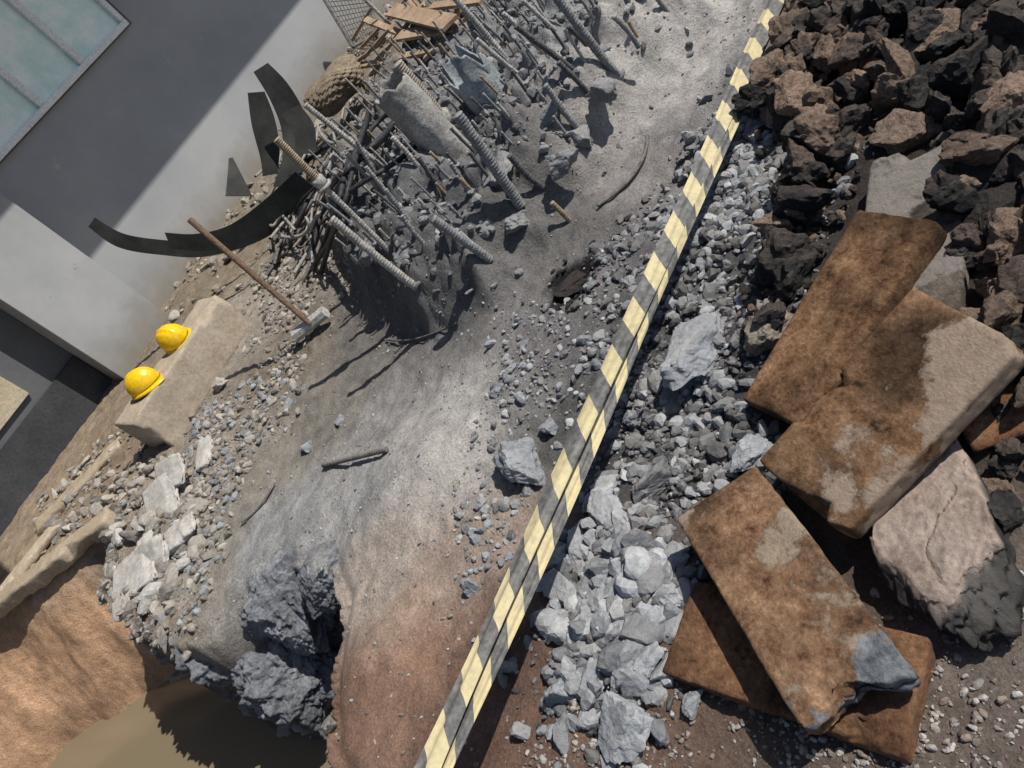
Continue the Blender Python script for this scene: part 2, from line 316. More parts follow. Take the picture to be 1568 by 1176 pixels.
def slab(name,corners,T,mat,rough=.004,chips=5,seed=1,broken=None,res=.009,rad=.007,smooth=True):
    c=[P(a,b,z) for a,b,z in corners]
    ex_=(c[1]-c[0]+c[2]-c[3])/2; ey_=(c[3]-c[0]+c[2]-c[1])/2
    L=np.linalg.norm(ex_);W=np.linalg.norm(ey_); e1=ex_/L; e2=ey_-e1*np.dot(ey_,e1); e2/=np.linalg.norm(e2); e3=np.cross(e1,e2)
    if e3[2]<0: e3=-e3; e2=-e2
    V,Fc=box_grid(L,W,T,res)
    h=np.array([L,W,T])/2; rr=rad*(0.4+1.4*fbm(V*16,3,seed)); 
    inner=h-rr[:,None]; cl=np.clip(V,-inner,inner); dv=V-cl; dl=np.linalg.norm(dv,axis=1)
    V=np.where(dl[:,None]>1e-6,cl+dv/np.maximum(dl,1e-6)[:,None]*rr[:,None],V)
    g=np.random.default_rng(seed)
    for k in range(chips):
        s=g.choice([-1,1],3); ax=g.integers(0,3); p=h*s; p[ax]*=g.uniform(-1,1)
        nrm=-s*g.uniform(.4,1,3); nrm[ax]*=.3; nrm/=np.linalg.norm(nrm); dpt=g.uniform(.005,.018)
        q=p+nrm*dpt; sd=(V-q)@nrm+.006*(fbm(V*60,2,seed)-.5); loc=np.linalg.norm(V-p,axis=1)<.08
        V=np.where((loc&(sd<0))[:,None],V-nrm*(sd*.9)[:,None],V)
    if broken:
        lim=h[0]-broken*(1.9*fbm(np.stack([V[:,1]*11,V[:,2]*9,V[:,0]*0],1),4,seed+2)-.25)
        ov=V[:,0]>lim
        V[:,0]=np.where(ov,lim+(V[:,0]-lim)*.15+.03*(fbm(V*35,3,4)-.5),V[:,0])
        nr=V[:,0]>lim-.06; V[:,2]-=np.where(nr,.03*fbm(V*26,4,9)*sstep(V[:,0]-lim,-.06,0)*(V[:,2]>0),0)
    V=V+((fbm(V*18,4,seed+3)-.5)*2*rough)[:,None]*np.array([.5,.5,1.])+((fbm(V*70,2,seed+3)-.5)*rough)[:,None]
    ctr=sum(c)/4-e3*T/2
    o=mesh_np(name,V,Fc,mat,None,smooth)
    mw=Matrix.Identity(4)
    for i in range(3):
        mw[i][0]=e1[i];mw[i][1]=e2[i];mw[i][2]=e3[i];mw[i][3]=ctr[i]
    o.matrix_world=mw; return o
def pavermat(name,dirt,dirt2,base,cov,seed,grey_end=False,gx=0,gy=0):
    m,n,l,b=newmat(name,.95); tc=n.new("ShaderNodeTexCoord"); mp=n.new("ShaderNodeMapping"); mp.inputs["Location"].default_value=(seed*3.7,seed*1.3,0); l.new(tc.outputs["Object"],mp.inputs[0]); v=mp.outputs[0]
    sx=n.new("ShaderNodeSeparateXYZ"); l.new(tc.outputs["Object"],sx.inputs[0])
    a=noise(n,l,6,12,.66,v); g=mth_(n,l,'MULTIPLY_ADD',sx.outputs[0],gx,a.outputs[0]); g=mth_(n,l,'MULTIPLY_ADD',sx.outputs[1],gy,g)
    mk=ramp(n,l,g,[(cov-.02,0),(cov+.03,1)])
    big=noise(n,l,4,5,.6,v); bigr=ramp(n,l,big.outputs[0],[(.36,.35),(.5,.9),(.66,1.35)])
    d=noise(n,l,22,10,.75,v); dc=ramp(n,l,d.outputs[0],[(.34,tuple(k*.22 for k in dirt)),(.44,dirt),(.57,dirt2),(.70,tuple(k*1.6 for k in dirt2))])
    f=noise(n,l,90,6,.7,v); fr=ramp(n,l,f.outputs[0],[(.35,.7),(.65,1.25)])
    f2=ramp(n,l,f.outputs[0],[(.3,.9),(.7,1.08)]); d2=ramp(n,l,d.outputs[0],[(.3,.7),(.5,1.),(.7,1.12)])
    dd=mix(n,l,1,dc.outputs[0],fr.outputs[0],'MULTIPLY'); dd=mix(n,l,1,dd,bigr.outputs[0],'MULTIPLY')
    bb=mix(n,l,1,base,f2.outputs[0],'MULTIPLY'); bb=mix(n,l,1,bb,d2.outputs[0],'MULTIPLY')
    c=mix(n,l,mk.outputs[0],dd,bb)
    if grey_end:
        ad=mth_(n,l,'MULTIPLY_ADD',a.outputs[0],.30,sx.outputs[0]); ad=mth_(n,l,'MULTIPLY_ADD',sx.outputs[1],grey_end[1],ad)
        gr=ramp(n,l,ad,[(grey_end[0],0),(grey_end[0]+.008,1)]); gc=ramp(n,l,d.outputs[0],[(.38,(.08,.09,.10)),(.5,(.2,.215,.23)),(.62,(.31,.33,.35))]); c=mix(n,l,gr.outputs[0],c,gc.outputs[0])
    l.new(c,b.inputs["Base Color"])
    im=mth_(n,l,'SUBTRACT',1.0,mk.outputs[0])
    bp=bump(n,l,b,im,.6,.006); bp=bump(n,l,b,d.outputs[0],.8,.025,bp); bump(n,l,b,f.outputs[0],.5,.009,bp); return m
pm1=pavermat("dirty_paver_a",(.15,.078,.038),(.24,.14,.075),(.33,.25,.18),.62,1)
pm2=pavermat("dirty_paver_b",(.18,.098,.050),(.27,.16,.09),(.37,.285,.215),.56,2,gx=.9)
pm3=pavermat("dirty_paver_c",(.19,.10,.055),(.28,.17,.10),(.34,.265,.195),.57,5,(.385,.30))
pm4=pavermat("dirty_paver_d",(.17,.085,.045),(.22,.12,.065),(.32,.25,.18),.66,8)
pm5=pavermat("grey_paver",(.13,.108,.09),(.19,.16,.135),(.26,.235,.21),.47,4)
slab("concrete_paver",[(1316,246,.20),(1482,208,.20),(1474,470,.15),(1322,500,.15)],.06,pm5,seed=3)
slab("concrete_paver",[(1285,315,.22),(1428,338,.25),(1240,655,.12),(1158,625,.12)],.07,pm1,seed=4)
slab("concrete_paver",[(1490,560,.13),(1600,520,.13),(1530,650,.08),(1420,695,.08)],.05,pm4,seed=5)
slab("concrete_paver",[(1385,430,.27),(1552,520,.25),(1300,832,.15),(1170,715,.17)],.07,pm2,seed=6)
slab("concrete_paver",[(1060,880,.07),(1018,1025,.07),(1375,1165,.06),(1432,985,.06)],.06,pm4,seed=7)
slab("concrete_paver",[(1033,790,.17),(1235,1135,.16),(1400,1025,.15),(1158,713,.16)],.07,pm3,seed=8,broken=.055)
# asphalt/concrete lump
V,Fa=ICO[6]; r=np.random.default_rng(33); v=polytope(V,r,24,.85); v[:,2]=np.where(v[:,2]>.5,.5+(v[:,2]-.5)*.06,v[:,2])
v[:,:2]*=(1+.34*(fbm(v*np.array([2.5,2.5,1.]),5,3)-.5))[:,None]; side=1-sstep(v[:,2],.40,.5)
v+=((fbm(v*7,5,5)-.5))[:,None]*(np.array([.22,.22,.16])*side[:,None]+np.array([.01,.01,.07])); a_=.72; Rz=np.array([[math.cos(a_),-math.sin(a_),0],[math.sin(a_),math.cos(a_),0],[0,0,1]])
crk=np.abs(v[:,1]+.25*np.sin(v[:,0]*4)+.2*(fbm(v*5,3,2)-.5)+.1); v[:,2]-=.10*(1-sstep(crk,0,.03))*(v[:,0]<.3)
sc=np.array([.19,.115,.10]); vv=(v*sc)@Rz.T+P(1443,806,.05)
tt=sstep(v[:,2]+.2*(fbm(v*5,3,1)-.5),.30,.42)[:,None]; cc=np.array([.03,.029,.028])*(1-tt)+np.array([.29,.225,.185])*tt; cc=cc*(.4+1.2*fbm(v*14,5,8))[:,None]
mesh_np("asphalt_lump",vv,Fa,plain_m,cc,True)
# ---------------- generic builders
def join(objs,name):
    for o in bpy.context.selected_objects: o.select_set(False)
    for o in objs: o.select_set(True)
    bpy.context.view_layer.objects.active=objs[0]; bpy.ops.object.join(); objs[0].name=name; return objs[0]
def tube(A,B,r,seg=12,rib=0,ribamp=.12,taper=1,cap=True,wob=.0,seed=0,res=None,crust=.0):
    A=np.array(A,float);B=np.array(B,float); L=np.linalg.norm(B-A); d=(B-A)/L
    u=np.cross(d,[0.3,.9,.1]); u/=np.linalg.norm(u); w_=np.cross(d,u)
    n_=max(2,int(L/(res or (rib/4 if rib else .02))))+1; t=np.linspace(0,1,n_); V=[]
    for i,k in enumerate(t):
        rad=r*(1+(taper-1)*k)
        if rib: rad*=1+ribamp*(1 if (i%4)<2 else -.3)
        c=A+(B-A)*k+wob*math.sin(k*3.1)*u
        for j in range(seg):
            an=2*math.pi*j/seg; V.append(c+rad*(math.cos(an)*u+math.sin(an)*w_))
    V=np.array(V)
    if crust:
        ax=A+d*((V-A)@d)[:,None]; V=V+(V-ax)*(crust*2*(fbm(V*38,3,seed)-.42))[:,None]
    Fc=[]
    for i in range(n_-1):
        for j in range(seg):
            a=i*seg+j;b_=i*seg+(j+1)%seg; Fc.append((a,b_,b_+seg,a+seg))
    if cap:
        k=len(V); V=np.vstack([V,A,B]); 
        for j in range(seg): 
            Fc.append((k,(j+1)%seg,j,j)); Fc.append((k+1,(n_-1)*seg+j,(n_-1)*seg+(j+1)%seg,(n_-1)*seg+(j+1)%seg))
    return V,Fc
def tris(Fc):
    o=[]
    for f in Fc:
        if f[2]==f[3]: o.append(f[:3])
        else: o.append((f[0],f[1],f[2])); o.append((f[0],f[2],f[3]))
    return np.array(o)
class Acc:
    def __init__(s): s.V=[];s.F=[];s.C=[];s.o=0
    def add(s,V,Fc,col):
        s.V.append(np.array(V)); s.F.append(tris(Fc)+s.o); s.C.append(np.repeat(np.array(col,float)[None,:],len(V),0)); s.o+=len(V)
    def out(s,name,mat,smooth=False):
        return mesh_np(name,np.concatenate(s.V),np.concatenate(s.F),mat,np.concatenate(s.C),smooth)
def TB(tx,ty,bx,by,dz=0):
    B=PT(bx,by); T=PY(tx,ty,B[1]); return T,B-(T-B)/np.linalg.norm(T-B)*.04
rebar_m=colmat("dusty_steel",.45,1.45,70,.006,.35,.8,.9,(.40,.385,.36))
DG=(.23,.235,.24); DK=(.10,.10,.105); LT=(.38,.365,.34); TN=(.30,.22,.15)
ac=Acc()
for tx,ty,bx,by,r_,c_ in [(467,160,606,272,.013,LT),(690,-10,775,90,.014,LT),(548,-12,655,100,.012,LT),(845,-15,955,125,.018,DG),(700,175,790,305,.022,DG),(508,335,628,432,.017,LT),
 (523,92,575,150,.016,TN),(545,215,592,300,.009,DG),(663,335,740,390,.018,DG),(835,130,885,195,.013,DG),(790,40,900,125,.012,DK),(855,95,910,155,.011,DK),(940,25,970,62,.011,DG),
 (1005,-5,1040,35,.011,DG),(768,168,805,215,.010,DG),(780,238,822,278,.013,DK),(845,310,872,338,.011,TN),(600,210,640,255,.011,LT),(640,240,680,290,.010,DK),(560,255,600,310,.009,LT),
 (590,290,625,335,.010,DG),(520,350,575,400,.010,TN),(730,60,790,110,.011,LT),(770,20,830,80,.011,LT),(800,0,850,45,.010,LT),(870,40,920,90,.011,DK),(905,10,940,50,.010,DG),(615,330,650,372,.010,DG),(690,250,720,290,.010,DG),(530,235,580,290,.010,LT)]:
    T,B=TB(tx,ty,bx,by); v,f=tube(T,B,r_,14,.014,.07,wob=random.uniform(-.008,.008),crust=.16,seed=int(tx)); ac.add(v,f,c_)
n0=0; cm=np.array(mound).mean(0); lumps=[]
for gi in range(-16,17):
    for gj in range(-14,15):
        uu=gi*.115+rng.normal()*.020; vv_=gj*.13+rng.normal()*.020+(.06 if gi%2 else 0)
        X_=cm[0]+uu*.82-vv_*.57; Y_=cm[1]+uu*.57+vv_*.82
        if polysd(np.array([X_]),np.array([Y_]),mound)[0]<.07 or rng.uniform()<.12: continue
        n0+=1; z_=Hs(X_,Y_); L_=rng.uniform(.06,.17); r_=rng.uniform(.0045,.008)
        B=np.array([X_,Y_,z_-.03]); T=B+np.array([(-.05+rng.normal()*.06)*L_,rng.normal()*.06*L_,L_+.03])
        v,f=tube(T,B,r_,9,.012,.07,wob=rng.normal()*.002,crust=.15,seed=n0); ac.add(v,f,[DG,LT,DK,DG,TN][n0%5])
        if n0%2: 
            s_=rng.uniform(.012,.024); k_=rng.uniform(.1,.6); lumps.append((3,B*(1-k_)+T*k_,(s_,s_*.8,s_),euler(*rng.uniform(0,6,3)),np.array([.24,.245,.25])*rng.uniform(.6,1.2)))
T,B=TB(423,213,600,388); dr=(B-T)/np.linalg.norm(B-T)
v,f=tube(T,T+dr*.22,.016,14,.009,.12); ac.add(v,f,(.34,.27,.19)); v,f=tube(T+dr*.22,B,.012,14,.014,.08,crust=.15); ac.add(v,f,LT)
v,f=tube(T+dr*.22,T+dr*.262,.031,6,res=.02); ac.add(v,f,LT); v,f=tube(T+dr*.262,T+dr*.275,.039,14); ac.add(v,f,LT)
T,B=TB(607,98,705,215); dr=(B-T)/np.linalg.norm(B-T); v,f=tube(T,B,.031,18,.013,.09); ac.add(v,f,(.30,.265,.22)); v,f=tube(T+dr*.30,T+dr*.37,.050,6,res=.03); ac.add(v,f,LT)
ac.out("pile_reinforcement_bars",rebar_m,True)
build_rocks("concrete_crumbs_on_bars",lumps,rock_m)
def casing(name,tx,ty,bx,by,r_,col,jag=.0,seed=0):
    T,B=TB(tx,ty,bx,by); d_=(B-T); L=np.linalg.norm(d_); d_/=L; u=np.cross(d_,[.3,.9,.1]); u/=np.linalg.norm(u); w_=np.cross(d_,u)
    seg=40; n_=26; V=[]
    for rad in (r_,r_*.9):
        for i in range(n_):
            for j in range(seg):
                an=2*math.pi*j/seg; st0=jag*(.5+.5*math.sin(an*2+seed)+.35*math.sin(an*5+seed*2)+.2*math.sin(an*11)) 
                k=st0+(L-st0)*i/(n_-1); V.append(T+d_*k+rad*(1+.03*math.sin(3*an+i*.3))*(math.cos(an)*u+math.sin(an)*w_))
    V=np.array(V); V+=((fbm(V*30,3,seed)-.5)*.012)[:,None]; Fc=[]; N_=n_*seg
    for i in range(n_-1):
        for j in range(seg):
            a=i*seg+j;b_=i*seg+(j+1)%seg; Fc.append((a,b_,b_+seg,a+seg)); Fc.append((N_+a,N_+a+seg,N_+b_+seg,N_+b_))
    for j in range(seg): Fc.append((j,N_+j,N_+(j+1)%seg,(j+1)%seg))
    mesh_np(name,V,Fc,rebar_m,np.array(col)*(.65+.7*fbm(V*9,3,2))[:,None],True)
casing("steel_casing_pipe",592,128,690,232,.10,(.34,.33,.31),.03,1)
casing("steel_casing_pipe",697,88,752,150,.11,(.28,.31,.33),.12,2)
it=[]
for px,py,a in [(620,390,.08),(720,340,.10),(780,330,.08),(650,290,.07),(760,240,.09),(850,240,.07),(700,210,.07),(880,200,.07),(830,170,.07),(920,130,.07),(560,370,.07),(900,230,.06),(800,120,.06)]:
    q=PT(px,py); it.append((5,q+np.array([0,0,-.035]),(a,a*.9,a*.7),euler(random.uniform(-.4,.4),random.uniform(-.4,.4),random.uniform(0,6)),(.2,.205,.21)))
build_rocks("broken_pile_heads",it,rock_m,False)
ac=Acc(); q1=PT(495,712,.014);q2=PT(592,688,.014); v,f=tube(q1,q2,.011,12,.018,.16); ac.add(v,f,(.15,.14,.13)); ac.out("loose_rebar",plain_m,False)
# ---------------- hammer
ac=Acc(); hd=PT(475,496,.08); T=PY(290,336,hd[1]+.35); v,f=tube(T,hd,.017,14,taper=.9,res=.05); ac.add(v,f,(.17,.11,.075))
h1=PT(452,514,.07);h2=PT(498,477,.08); v,f=tube(h1,h2,.036,8,res=.05); ac.add(v,f,(.45,.44,.42)); ac.out("sledgehammer",rebar_m)
# ---------------- wires / cables
def cable(name,pts,r,mat):
    cu=bpy.data.curves.new(name,'CURVE'); cu.dimensions='3D'; cu.bevel_depth=r; cu.bevel_resolution=3; sp=cu.splines.new('NURBS'); sp.points.add(len(pts)-1); sp.use_endpoint_u=True; sp.order_u=4
    for i,p in enumerate(pts): sp.points[i].co=(*p,1)
    o=bpy.data.objects.new(name,cu); cu.materials.append(mat); scene.collection.objects.link(o); return o
wire_m=simple("dusty_wire",(.08,.075,.07),(.17,.16,.15),30,.7)
dark_m=simple("dark_cable_sheath",(.018,.02,.024),(.05,.052,.056),25,.55)
hose_m=simple("grey_hose",(.20,.20,.19),(.34,.33,.31),20,.6)
cable("curved_wire",[PT(*p,.012) for p in [(590,520),(620,524),(655,515),(685,502),(700,494)]],.005,wire_m)
cable("curved_wire",[PT(*p,.014) for p in [(992,208),(990,235),(975,265),(945,295),(915,315)]],.008,wire_m)
cable("curved_wire",[PT(*p,.014) for p in [(420,740),(405,770),(385,790),(370,800)]],.005,wire_m)
for k in range(22):
    t=random.uniform(-50,50); a0=(440+random.uniform(-30,50)+t*.5,400+random.uniform(-50,30)+t*.25); b0=(580+random.uniform(-50,60)+t*.6,140+random.uniform(-60,70)+t*.4)
    am=random.uniform(4,18); ph_=random.uniform(0,6); pts=[]; hz_=.12 if k>13 else 0
    for i in range(9):
        k_=i/8; px=a0[0]+(b0[0]-a0[0])*k_+am*math.sin(ph_+k_*6); py=a0[1]+(b0[1]-a0[1])*k_+am*math.cos(ph_+k_*5); pts.append(PT(px,py,hz_*math.sin(k_*3.1)+random.uniform(.01,.08)))
    if k>13: cable("dark_conduit",pts,random.uniform(.012,.018),dark_m)
    else: cable("steel_cable" if k%2 else "grey_hose",pts,random.uniform(.005,.013),hose_m if k%3==0 else wire_m)
for k in range(10):
    bx,by=random.uniform(400,520),random.uniform(170,340); pts=[PT(bx+random.uniform(-35,35),by+random.uniform(-35,35),random.uniform(.02,.25)) for _ in range(6)]
    cable("tangled_hose",pts,.010,hose_m)
# ---------------- curved steel strips
band_m=simple("weathered_steel_strip",(.014,.016,.015),(.04,.042,.038),5,.7,0,.3,.004,fv=.2)
def strip(name,top,bot,Ys,th=.008):
    n_=len(top); A=[PY(*top[i],Ys[i]) for i in range(n_)]; B=[PY(*bot[i],Ys[i]) for i in range(n_)]
    def cr(Q):
        o=[]; 
        for i in range(len(Q)-1):
            p0=Q[max(i-1,0)];p1=Q[i];p2=Q[i+1];p3=Q[min(i+2,len(Q)-1)]
            for t in np.linspace(0,1,13)[:-1]: o.append(.5*((2*p1)+(-p0+p2)*t+(2*p0-5*p1+4*p2-p3)*t*t+(-p0+3*p1-3*p2+p3)*t**3))
        o.append(Q[-1]); return np.array(o)
    A=cr(A);B=cr(B); k=len(A); V=np.vstack([A,B]); Fc=[(i,i+1,k+i+1,k+i) for i in range(k-1)]
    o=mesh_np(name,V,Fc,band_m,None,False); md=o.modifiers.new("s",'SOLIDIFY'); md.thickness=th; md.offset=0; return o
strip("curved_steel_strip",[(145,333),(190,358),(255,368),(320,372),(400,340),(450,290)],[(135,347),(180,378),(245,390),(320,392),(410,362),(465,305)],[5.9,5.85,5.8,5.7,5.6,5.5])
strip("curved_steel_strip",[(252,356),(300,358),(350,345),(400,310),(452,262)],[(262,380),(310,384),(362,374),(420,338),(480,285)],[5.5,5.45,5.4,5.3,5.2])
strip("curved_steel_strip",[(410,96),(442,130),(468,180),(470,240),(450,290)],[(388,110),(412,150),(430,195),(432,240),(418,285)],[6.2,6.15,6.1,6.0,5.9])
strip("curved_steel_strip",[(405,140),(420,180),(428,225),(425,265)],[(379,142),(385,190),(398,240),(402,270)],[6.4,6.35,6.3,6.25])
strip("curved_steel_strip",[(356,241),(370,268),(386,300)],[(350,243),(348,270),(345,300)],[6.2,6.1,6.0])
strip("curved_steel_strip",[(458,160),(480,190),(485,230)],[(430,175),(450,205),(452,240)],[5.85,5.8,5.75])
# ---------------- building
s_=np.array([.871,.491,0]); n_=np.array([.491,-.871,0])
P1=P(262,485); W0=P1-n_*.40
def PWs(px,py,off=0):
    o=W0+n_*off; r_=ray(px,py); c0=np.array([0,0,CH]); t=np.dot(o-c0,n_)/np.dot(r_,n_); q=c0+r_*t; return np.dot(q-W0,s_),q[2]
par=bpy.data.objects.new("concrete_building",None); scene.collection.objects.link(par)
def wbox(name,s0,s1,o0,o1,z0,z1,mat,parent=par,bev=.004):
    bm=bmesh.new(); v=[bm.verts.new(W0*np.array([1,1,0])+s_*a+n_*b_+np.array([0,0,c_])) for a in (s0,s1) for b_ in (o0,o1) for c_ in (z0,z1)]
    for f in ((0,1,3,2),(4,6,7,5),(0,4,5,1),(2,3,7,6),(0,2,6,4),(1,5,7,3)): bm.faces.new([v[i] for i in f])
    bmesh.ops.recalc_face_normals(bm,faces=bm.faces[:])
    if bev: bmesh.ops.bevel(bm,geom=bm.edges[:],offset=bev,segments=2,affect='EDGES')
    me=bpy.data.meshes.new(name); bm.to_mesh(me); bm.free(); me.materials.append(mat); o=bpy.data.objects.new(name,me); scene.collection.objects.link(o); o.parent=parent; return o
def wallmat(name,c1,c2,spot):
    m,n,l,b=newmat(name,.75); tc=n.new("ShaderNodeTexCoord").outputs["Object"]
    a=noise(n,l,1.3,8,.6,tc); r=ramp(n,l,a.outputs[0],[(.35,c1),(.65,c2)])
    p=noise(n,l,4.5,10,.7,tc); pr=ramp(n,l,p.outputs[0],[(.64,0),(.66,.7)])
    c=mix(n,l,pr.outputs[0],r.outputs[0],spot)
    sz=n.new("ShaderNodeSeparateXYZ"); l.new(tc,sz.inputs[0]); gz=mth_(n,l,'MULTIPLY_ADD',p.outputs[0],-.55,sz.outputs[2]); gr=ramp(n,l,mth_(n,l,'ADD',gz,.4),[(.15,.8),(.5,0)])
    c=mix(n,l,gr.outputs[0],c,(.22,.19,.15)); l.new(c,b.inputs["Base Color"]); bump(n,l,b,p.outputs[0],.2,.01); return m
plaster=wallmat("grey_plaster",(.30,.31,.325),(.37,.375,.385),(.44,.44,.43))
colm=wallmat("column_plaster",(.30,.31,.32),(.41,.415,.42),(.24,.24,.235))
plaster_d=simple("shade_darkened_plaster",(.09,.095,.105),(.125,.13,.14),1.5,.75,0,.15,.004,30,fv=.08)  # dark grey paint, with the recess shade also put into the colour
CW=.62
wbox("main_wall",-.02,12,-.3,0,-.4,4.2,plaster)
wbox("column",-CW,-.0,-.3,.40,-.4,4.2,colm)
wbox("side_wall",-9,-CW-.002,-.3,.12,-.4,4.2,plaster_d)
wbox("eave_slab",-.3,12,.003,1.56,3.2,3.35,plaster)
wbox("added_shade_slab",-9,-.302,.003,2.9,3.2,3.35,plaster)  # unseen slab, added deep enough to throw shade over the side wall
wbox("skirting",-9,-CW-.01,.121,.15,-.3,.35,simple("dark_base",(.04,.042,.046),(.065,.066,.07),4,.8))
glass,gn,gl,gb=newmat("sky_toned_window_glass",.3); gb.inputs["Specular IOR Level"].default_value=.6
g1=noise(gn,gl,5,8,.7,gn.new("ShaderNodeTexCoord").outputs["Object"]); gr=ramp(gn,gl,g1.outputs[0],[(.35,(.60,.82,.80)),(.5,(.74,.92,.89)),(.60,(.92,.98,.96))]); gl.new(gr.outputs[0],gb.inputs["Base Color"])  # greenish-blue panes, brightness of reflected sky put into the base colour
frm=simple("window_frame_paint",(.78,.79,.80),(.86,.87,.88),5,.5); drk=simple("window_reveal",(.10,.1,.11),(.14,.14,.15),5,.8)
sr,zb=PWs(186,32); sm,_=PWs(122,97); sm2,_=PWs(60,162)
wn=bpy.data.objects.new("window",None); scene.collection.objects.link(wn); wn.parent=par
wbox("reveal",sr-3,sr+.05,.003,.012,zb-.06,zb+1.3,drk,wn,0)
wbox("glass",sr-2.95,sr-.02,.014,.024,zb,zb+1.25,glass,wn,0)
wbox("frame_bottom",sr-2.95,sr,.026,.07,zb-.05,zb+.0,frm,wn); wbox("frame_right",sr-.045,sr,.026,.07,zb+.002,zb+1.25,frm,wn); wbox("frame_top",sr-2.95,sr,.026,.07,zb+1.252,zb+1.3,frm,wn)
for q in (sm,sm2,sm2-.75): wbox("mullion",q-.03,q+.03,.027,.065,zb+.002,zb+1.25,frm,wn)
sa,za=PWs(40,600,.13)
wbox("door_panel",sa-1.0,sa,.121,.15,za-.02,za+1.2,simple("beige_board",(.42,.36,.26),(.5,.43,.32),5,.8))
# ---------------- concrete block with helmets
blk_m=simple("sunlit_concrete_block",(.33,.27,.205),(.42,.355,.28),5,.9,0,.6,.014,50,(.36,.32,.28),fv=.25)
def cbox(name,f0,f1,depth,h,mat,seed,z0=0.0,rough=.006):
    A=P(*f0,z0);B=P(*f1,z0); e1=(B-A); e1[2]=0; L=np.linalg.norm(e1); e1/=L; e2=np.array([-e1[1],e1[0],0]); 
    V,Fc=box_grid(L,depth,h,.016); hh=np.array([L,depth,h])/2; rr=.014*(.3+1.4*fbm(V*12,3,seed)); inner=hh-rr[:,None]; cl=np.clip(V,-inner,inner); dv=V-cl; dl=np.linalg.norm(dv,axis=1)
    V=np.where(dl[:,None]>1e-6,cl+dv/np.maximum(dl,1e-6)[:,None]*rr[:,None],V)
    g=np.random.default_rng(seed)
    for k in range(9):
        s=g.choice([-1,1],3); ax=g.integers(0,3); p=hh*s; p[ax]*=g.uniform(-1,1)
        nrm=-s*g.uniform(.4,1,3); nrm[ax]*=.3; nrm/=np.linalg.norm(nrm); q=p+nrm*g.uniform(.01,.035); sd=(V-q)@nrm+.01*(fbm(V*40,2,seed)-.5); loc=np.linalg.norm(V-p,axis=1)<.14
        V=np.where((loc&(sd<0))[:,None],V-nrm*(sd*.9)[:,None],V)
    V+=((fbm(V*10,4,seed)-.5)*2*rough)[:,None]
    o=mesh_np(name,V,Fc,mat,None,True); mw=Matrix.Identity(4); c=(A+B)/2+e2*depth/2+np.array([0,0,h/2])
    e3=np.array([0,0,1.])
    for i in range(3): mw[i][0]=e1[i];mw[i][1]=e2[i];mw[i][2]=e3[i];mw[i][3]=c[i]
    o.matrix_world=mw
cbox("concrete_block",(268,688),(392,492),.30,.29,blk_m,11,-.02)
hel,hn,hl,hb=newmat("yellow_plastic",.3); hb.inputs["Specular IOR Level"].default_value=.5
hr=noise(hn,hl,40,5,.6,hn.new("ShaderNodeTexCoord").outputs["Object"]); r9=ramp(hn,hl,hr.outputs[0],[(.3,(.70,.42,.012)),(.6,(.88,.56,.01))]); hl.new(r9.outputs[0],hb.inputs["Base Color"])
def helmet(loc,rz,tx,ty):
    V=[];Fc=[];seg=48;nr=18
    for i in range(nr+1):
        ph=math.pi/2*i/nr
        for j in range(seg):
            an=2*math.pi*j/seg; ca,sa_=math.cos(an),math.sin(an); rr=math.cos(ph)**.85
            rid=.010*math.exp(-(sa_*rr*.11/.018)**2)*(1 if ph>.25 else 0)+.004*math.exp(-((abs(sa_)*rr*.11-.045)/.012)**2)
            V.append((ca*rr*.138,sa_*rr*.112,math.sin(ph)*.135+.02+rid))
    o0=len(V)
    for k,(e,zz) in enumerate([(1.0,.018),(1.06,.008),(1.10,.0),(1.08,-.004)]):
        for j in range(seg):
            an=2*math.pi*j/seg; ca=math.cos(an); ext=(e-1)*(1+ (2.2 if ca>.2 else .1)*max(0,ca)); V.append((ca*.138*(1+ext),math.sin(an)*.112*(1+(e-1)),zz-(.008*max(0,ca)*(k>0))))
    for i in range(nr):
        for j in range(seg): a=i*seg+j;b_=i*seg+(j+1)%seg; Fc.append((a,b_,b_+seg,a+seg))
    for i in range(3):
        for j in range(seg): a=o0+i*seg+j;b_=o0+i*seg+(j+1)%seg; Fc.append((a,a+seg,b_+seg,b_))
    o=mesh_np("hard_hat",V,Fc,hel,None,True); md=o.modifiers.new("s",'SOLIDIFY'); md.thickness=.003
    o.location=loc; o.rotation_euler=(tx,ty,rz); o.scale=(.8,.8,.8)
helmet(P(272,522,.275),-.9,.1,.12); helmet(P(226,592,.275),-.4,-.1,.1)
kb=simple("clay_stained_concrete",(.31,.245,.17),(.40,.33,.25),4,.9,0,.5,.01,60)
cbox("concrete_kerb",(-60,995),(182,812),.13,.10,kb,21,-.02,.014)
cbox("timber_plank",(-30,965),(98,808),.12,.05,simple("pale_timber",(.38,.31,.23),(.48,.4,.31),9,.85),23,.0)
cbox("concrete_kerb",(60,830),(195,690),.16,.07,kb,24,-.03,.014)
sm_=simple("broken_tile",(.38,.36,.33),(.48,.46,.43),6,.85,0,.4,.008,60)
for i,c in enumerate([[(205,770,.08),(246,738,.12),(282,752,.05),(240,802,.03)],[(225,730,.12),(262,705,.14),(285,722,.1),(250,745,.08)],[(150,905,.04),(215,835,.09),(245,850,.08),(190,925,.03)],[(200,848,.08),(236,822,.12),(255,850,.06),(218,880,.03)],[(235,830,.06),(285,785,.08),(296,800,.07),(250,850,.04)],[(290,690,.05),(310,668,.06),(330,690,.04),(305,712,.02)]]):
    slab("broken_concrete_slab",c,.04,sm_,.006,9,40+i,broken=.03,res=.01)
